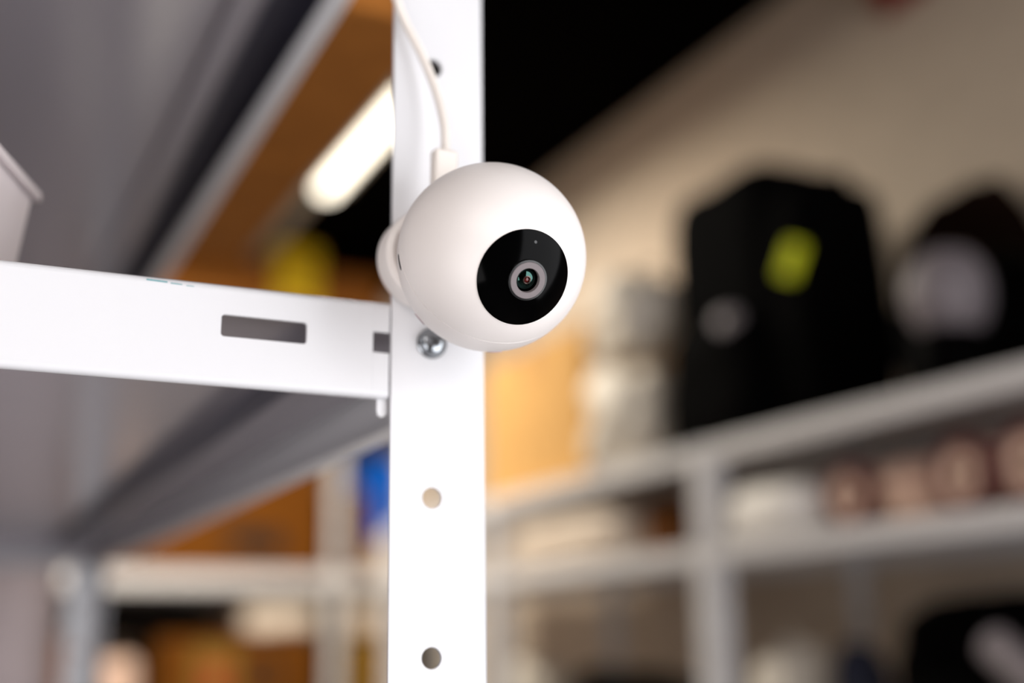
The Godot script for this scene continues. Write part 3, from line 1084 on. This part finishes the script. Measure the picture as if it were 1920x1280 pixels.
func roll(called: String, label: String, cat: String, a: Vector3, b: Vector3, r: float, m: String, band := "", group := "") -> Node3D:
	# a roll lying along a-b, its ends dished, with an optional coloured band near the aisle end
	var o := thing(called, label, cat, (a + b) / 2.0 - Vector3(0, r, 0), 0.0, group)
	var d := (b - a)
	var l := d.length()
	var xf := Transform3D(frame_of_line(d.normalized()), a - o.position)
	var st := new_st()
	lathe(st, [Vector2(r * 0.3, 0.004), Vector2(r * 0.32, 0.0), Vector2(r * 0.95, 0.0), Vector2(r, r * 0.06), Vector2(r, l - r * 0.06), Vector2(r * 0.95, l), Vector2(r * 0.32, l), Vector2(r * 0.3, l - 0.004)], 32, xf)
	obj("roll_body", st, m, o)
	st = new_st()
	lathe(st, [Vector2(0.0, 0.006), Vector2(r * 0.3, 0.006)], 24, xf)
	obj("core", st, "carton_dark", o)
	st = new_st()
	lathe(st, [Vector2(r * 0.3, l - 0.006), Vector2(0.0, l - 0.006)], 24, xf)
	obj("core", st, "carton_dark", o)
	if band:
		st = new_st()
		lathe(st, [Vector2(r * 0.70, 0.002), Vector2(r * 0.70, -0.0015), Vector2(r * 0.97, -0.0015), Vector2(r * 1.03, r * 0.05), Vector2(r * 1.03, 0.014), Vector2(r, 0.015)], 32, xf)
		obj("band", st, band, o)
	return o

func frame_of_line(n: Vector3) -> Basis:
	var s := Vector3.UP if absf(n.y) < 0.9 else Vector3.RIGHT
	var x := s.cross(n).normalized()
	return Basis(x, n, x.cross(n))

func packet(called: String, label: String, cat: String, lo: Vector3, hi: Vector3, m: String, soft := 0.02, amp := 0.08, sd := 1, turn := 0.0, group := "") -> Node3D:
	# soft rectangular packet: squared-off lump, with a sealed seam along the aisle side
	var c := (lo + hi) / 2.0
	var s := (hi - lo) / 2.0
	var o := thing(called, label, cat, Vector3(c.x, lo.y, c.z), turn, group)
	var st := new_st()
	blob(st, Vector3(0, s.y, 0), s, amp, 0.07, sd, 0.0, 6.0)
	obj("packet_body", st, m, o)
	st = new_st()
	rbox(st, Vector3(0.010, 0.0025, s.z * 1.7), 0.001, Transform3D(Basis(), Vector3(-s.x * 0.99 - 0.002, s.y * 1.0, 0)), 1)
	obj("seam_flap", st, m, o)
	return o

func right_shelf_things():
	var y := 1.4895
	packet("paper_packet", "cream flat packet left of the right rack's middle post", "packet", Vector3(0.918, y, -1.93), Vector3(1.12, y + 0.085, -1.47), "cream_card", 0.02, 0.08, 51)
	packet("paper_packet", "cream flat packet lying on the larger packet left of the middle post", "packet", Vector3(0.97, y + 0.0875, -1.88), Vector3(1.12, y + 0.104, -1.52), "cream_card", 0.02, 0.08, 52)
	carton("small_box", "small dark brown box just left of the right rack's middle post", Vector3(0.96, y, -1.43), Vector3(1.10, y + 0.09, -1.345), "carton_dark", 0.0, "", false)
	packet("white_packet", "white packet just right of the right rack's middle post", "packet", Vector3(0.915, y, -1.14), Vector3(1.10, y + 0.075, -0.955), "paper_white", 0.02, 0.1, 53)
	roll("fabric_roll", "pinkish roll with a dark red band next to the white packet", "roll", Vector3(0.95, y + 0.044, -0.885), Vector3(1.18, y + 0.044, -0.90), 0.043, "pink_beige", "dark_red", "pinkish rolls under the black bags")
	packet("pink_packet", "pinkish beige packet between the rolls with dark red bands", "packet", Vector3(0.955, y, -0.828), Vector3(1.15, y + 0.082, -0.725), "pink_beige", 0.02, 0.1, 54)
	roll("fabric_roll", "pinkish roll with a dark red band right of the beige packet", "roll", Vector3(0.945, y + 0.046, -0.672), Vector3(1.18, y + 0.046, -0.672), 0.045, "pink_beige", "dark_red", "pinkish rolls under the black bags")
	roll("fabric_roll", "pinkish roll with a dark red band at the right edge", "roll", Vector3(0.94, y + 0.046, -0.565), Vector3(1.18, y + 0.046, -0.565), 0.045, "pink_beige", "dark_red", "pinkish rolls under the black bags")
	# lowest visible shelf: only the tops of what stands there show
	y = 1.206
	var t := bag("cloth_bag", "beige white bag on the lowest shelf, right of the middle post", "bag", [[Vector3(1.05, y + 0.055, -1.155), Vector3(0.07, 0.08, 0.052), 0.2, 0.08, 61]], "white_poly", y)
	knot(t, Vector3(1.05, y + 0.138, -1.155), 0.013, "white_poly")
	bag("navy_pouch", "small navy pouch beside the beige white bag on the lowest shelf", "pouch", [[Vector3(1.09, y + 0.055, -1.045), Vector3(0.045, 0.08, 0.03), 0.15, 0.08, 62]], "navy", y)
	bag("pale_bag", "pale bag low at the left end of the right rack", "bag", [[Vector3(1.05, y + 0.045, -2.08), Vector3(0.09, 0.055, 0.1), 0.2, 0.08, 63]], "white_poly", y)
	bag("black_bag", "low black bag on the lowest shelf, left of the middle post", "bag", [[Vector3(1.06, y + 0.035, -1.66), Vector3(0.10, 0.055, 0.17), 0.25, 0.08, 64]], "black_poly", y, "black bags on the right rack")
	bag("black_bag", "black bag on the lowest shelf at the right edge", "bag", [[Vector3(1.10, y + 0.085, -0.76), Vector3(0.09, 0.11, 0.17), 0.2, 0.08, 65]], "black_poly", y, "black bags on the right rack")
	roll("paper_roll", "pale roll leaning on the black bag at the lower right", "roll", Vector3(0.955, y + 0.023, -0.50), Vector3(0.975, y + 0.133, -0.675), 0.022, "grey_poly")

# =====================================================================
# far rack
# =====================================================================
func far_rack():
	var t := thing("storage_rack", "distant white steel rack across the end wall, full of brown cartons", "rack")
	rack_rails(t, [-0.15, 0.955, 1.30], [-3.68, -3.235], [0.25, 0.68, 0.988, 1.506, 2.184], 0.05, "rack_paint", false)

func far_things():
	var y := 1.5565
	var t := carton("cardboard_box", "brown carton with dark print on the far rack's middle shelf", Vector3(0.389, y, -3.638), Vector3(0.921, y + 0.375, -3.257), "carton_far", 0.0, "brown cartons on the far rack")
	var st := new_st()
	for q in [[0.025, 0.094, 0.056, 0.032], [0.106, 0.081, 0.038, 0.038]]:
		lathe(st, [Vector2(0.0, 0.0006), Vector2(1.0, 0.0006), Vector2(1.0, -0.001)].map(func(p): return p), 24, Transform3D(Basis(Vector3(q[2], 0, 0), Vector3(0, 0, 1), Vector3(0, -q[3], 0)), Vector3(q[0], q[1], 0.1905)))
	var pr := obj("print", st, "print_dark", t)
	tag(pr, "dark printed mark")
	carton("cardboard_box", "brown carton on the far rack left of the printed carton", Vector3(-0.111, y, -3.638), Vector3(0.371, y + 0.35, -3.263), "carton_dark", 0.0, "brown cartons on the far rack")
	carton("cardboard_box", "narrow brown carton beside the blue bin, right of the far rack's post", Vector3(0.996, y, -3.613), Vector3(1.079, y + 0.25, -3.276), "carton_dark", 0.0, "brown cartons on the far rack")
	t = thing("parts_bin", "blue plastic bin on a white box, half hidden by the slotted post", "bin", Vector3(1.125, y + 0.1025, -3.401))
	st = new_st()
	rbox(st, Vector3(0.086, 0.24, 0.26), 0.008, Transform3D(Basis(), Vector3(0, 0.12, 0)), 2, 0.94)
	obj("bin_body", st, "blue", t)
	obj("rim", bx(Vector3(-0.046, 0.232, -0.135), Vector3(0.046, 0.25, 0.135), 0.004), "blue", t)
	carton("white_box", "flat white box under the blue bin", Vector3(1.083, y, -3.563), Vector3(1.178, y + 0.1013, -3.257), "cream_card", 0.0, "", false)
	carton("white_box", "tall white box on the far rack, seen through the slotted post's upper hole", Vector3(1.186, y, -3.563), Vector3(1.275, y + 0.36, -3.257), "cream_card", 0.0, "", false)
	# under that shelf
	y = 1.0385
	t = carton("cardboard_box", "brown carton with a yellow and orange label, low on the far rack", Vector3(0.452, y, -3.651), Vector3(0.914, y + 0.3313, -3.263), "carton_far", 0.0, "brown cartons on the far rack")
	st = new_st()
	rbox(st, Vector3(0.125, 0.20, 0.0012), 0.0004, Transform3D(Basis(), Vector3(-0.069, 0.206, 0.1942)), 1)
	var lb := obj("label", st, "ochre", t)
	st = new_st()
	rbox(st, Vector3(0.062, 0.075, 0.0012), 0.0004, Transform3D(Basis(), Vector3(-0.069, 0.212, 0.1951)), 1)
	obj("label_patch", st, "orange_red", lb)
	st = new_st()
	lathe(st, [Vector2(0.028, -0.001), Vector2(0.028, 0.0006), Vector2(0.046, 0.0006), Vector2(0.046, -0.001)].map(func(p): return p), 28, Transform3D(Basis(Vector3(1, 0, 0), Vector3(0, 0, 1), Vector3(0, -1, 0)), Vector3(0.069, 0.225, 0.1940)))
	obj("print", st, "print_dark", t)
	carton("cardboard_box", "dull yellow carton low on the far rack, right of its post", Vector3(1.008, y, -3.638), Vector3(1.202, y + 0.325, -3.276), "ochre", 0.0, "", false)
	carton("cardboard_box", "brown carton low on the far rack behind the near rack's rear post", Vector3(-0.086, y, -3.651), Vector3(0.268, y + 0.3313, -3.263), "carton_far", 0.0, "brown cartons on the far rack")
	carton("black_box", "black box low on the far rack, seen through the slotted post's lower hole", Vector3(1.208, y, -3.60), Vector3(1.276, y + 0.40, -3.27), "black_nylon", 0.0, "", false)
	bag("black_bag", "black lump put in for the shadow gap above the low cartons of the far rack", "bag", [[Vector3(0.430, y + 0.385, -3.42), Vector3(0.205, 0.058, 0.135), 0.15, 0.08, 71]], "black_poly", y + 0.338)  # black lump standing in for the shadow between the low cartons and the shelf
	packet("white_packet", "cream bundle lying on the labelled carton of the far rack", "packet", Vector3(0.69, y + 0.3337, -3.588), Vector3(0.933, y + 0.4312, -3.276), "cream_card", 0.02, 0.1, 72)
	packet("white_packet", "cream bundle lying on the yellow carton of the far rack", "packet", Vector3(0.996, y + 0.3275, -3.588), Vector3(1.195, y + 0.4375, -3.288), "cream_card", 0.02, 0.1, 73)
	packet("pink_packet", "pale pink packet low beside the near rack's rear post", "packet", Vector3(0.285, y, -3.40), Vector3(0.40, y + 0.275, -3.265), "pink_beige", 0.02, 0.1, 74)
	# top of the far rack
	y = 2.2345
	t = carton("cardboard_box", "yellow carton with an orange red patch, on top of the far rack", Vector3(0.755, y, -3.613), Vector3(0.900, y + 0.345, -3.288), "yellow", 0.0, "", false)
	st = new_st()
	rbox(st, Vector3(0.088, 0.125, 0.0012), 0.0004, Transform3D(Basis(), Vector3(0.0, 0.088, 0.1628)), 1)
	obj("label", st, "orange_red", t)
	carton("cardboard_box", "dark brown carton on top of the far rack, behind the ball camera", Vector3(0.905, y, -3.663), Vector3(1.114, y + 0.2687, -3.276), "carton_brown", 0.0, "dark cartons on top of the far rack")
	carton("cardboard_box", "dark brown carton on top of the far rack, left of the yellow carton", Vector3(0.314, y, -3.663), Vector3(0.752, y + 0.2875, -3.276), "carton_brown", 0.0, "dark cartons on top of the far rack")
	carton("white_box", "cream box on top of the far rack, peeping out beside the camera's mount", Vector3(1.124, y, -3.638), Vector3(1.264, y + 0.2, -3.276), "cream_card", 0.0, "", false)
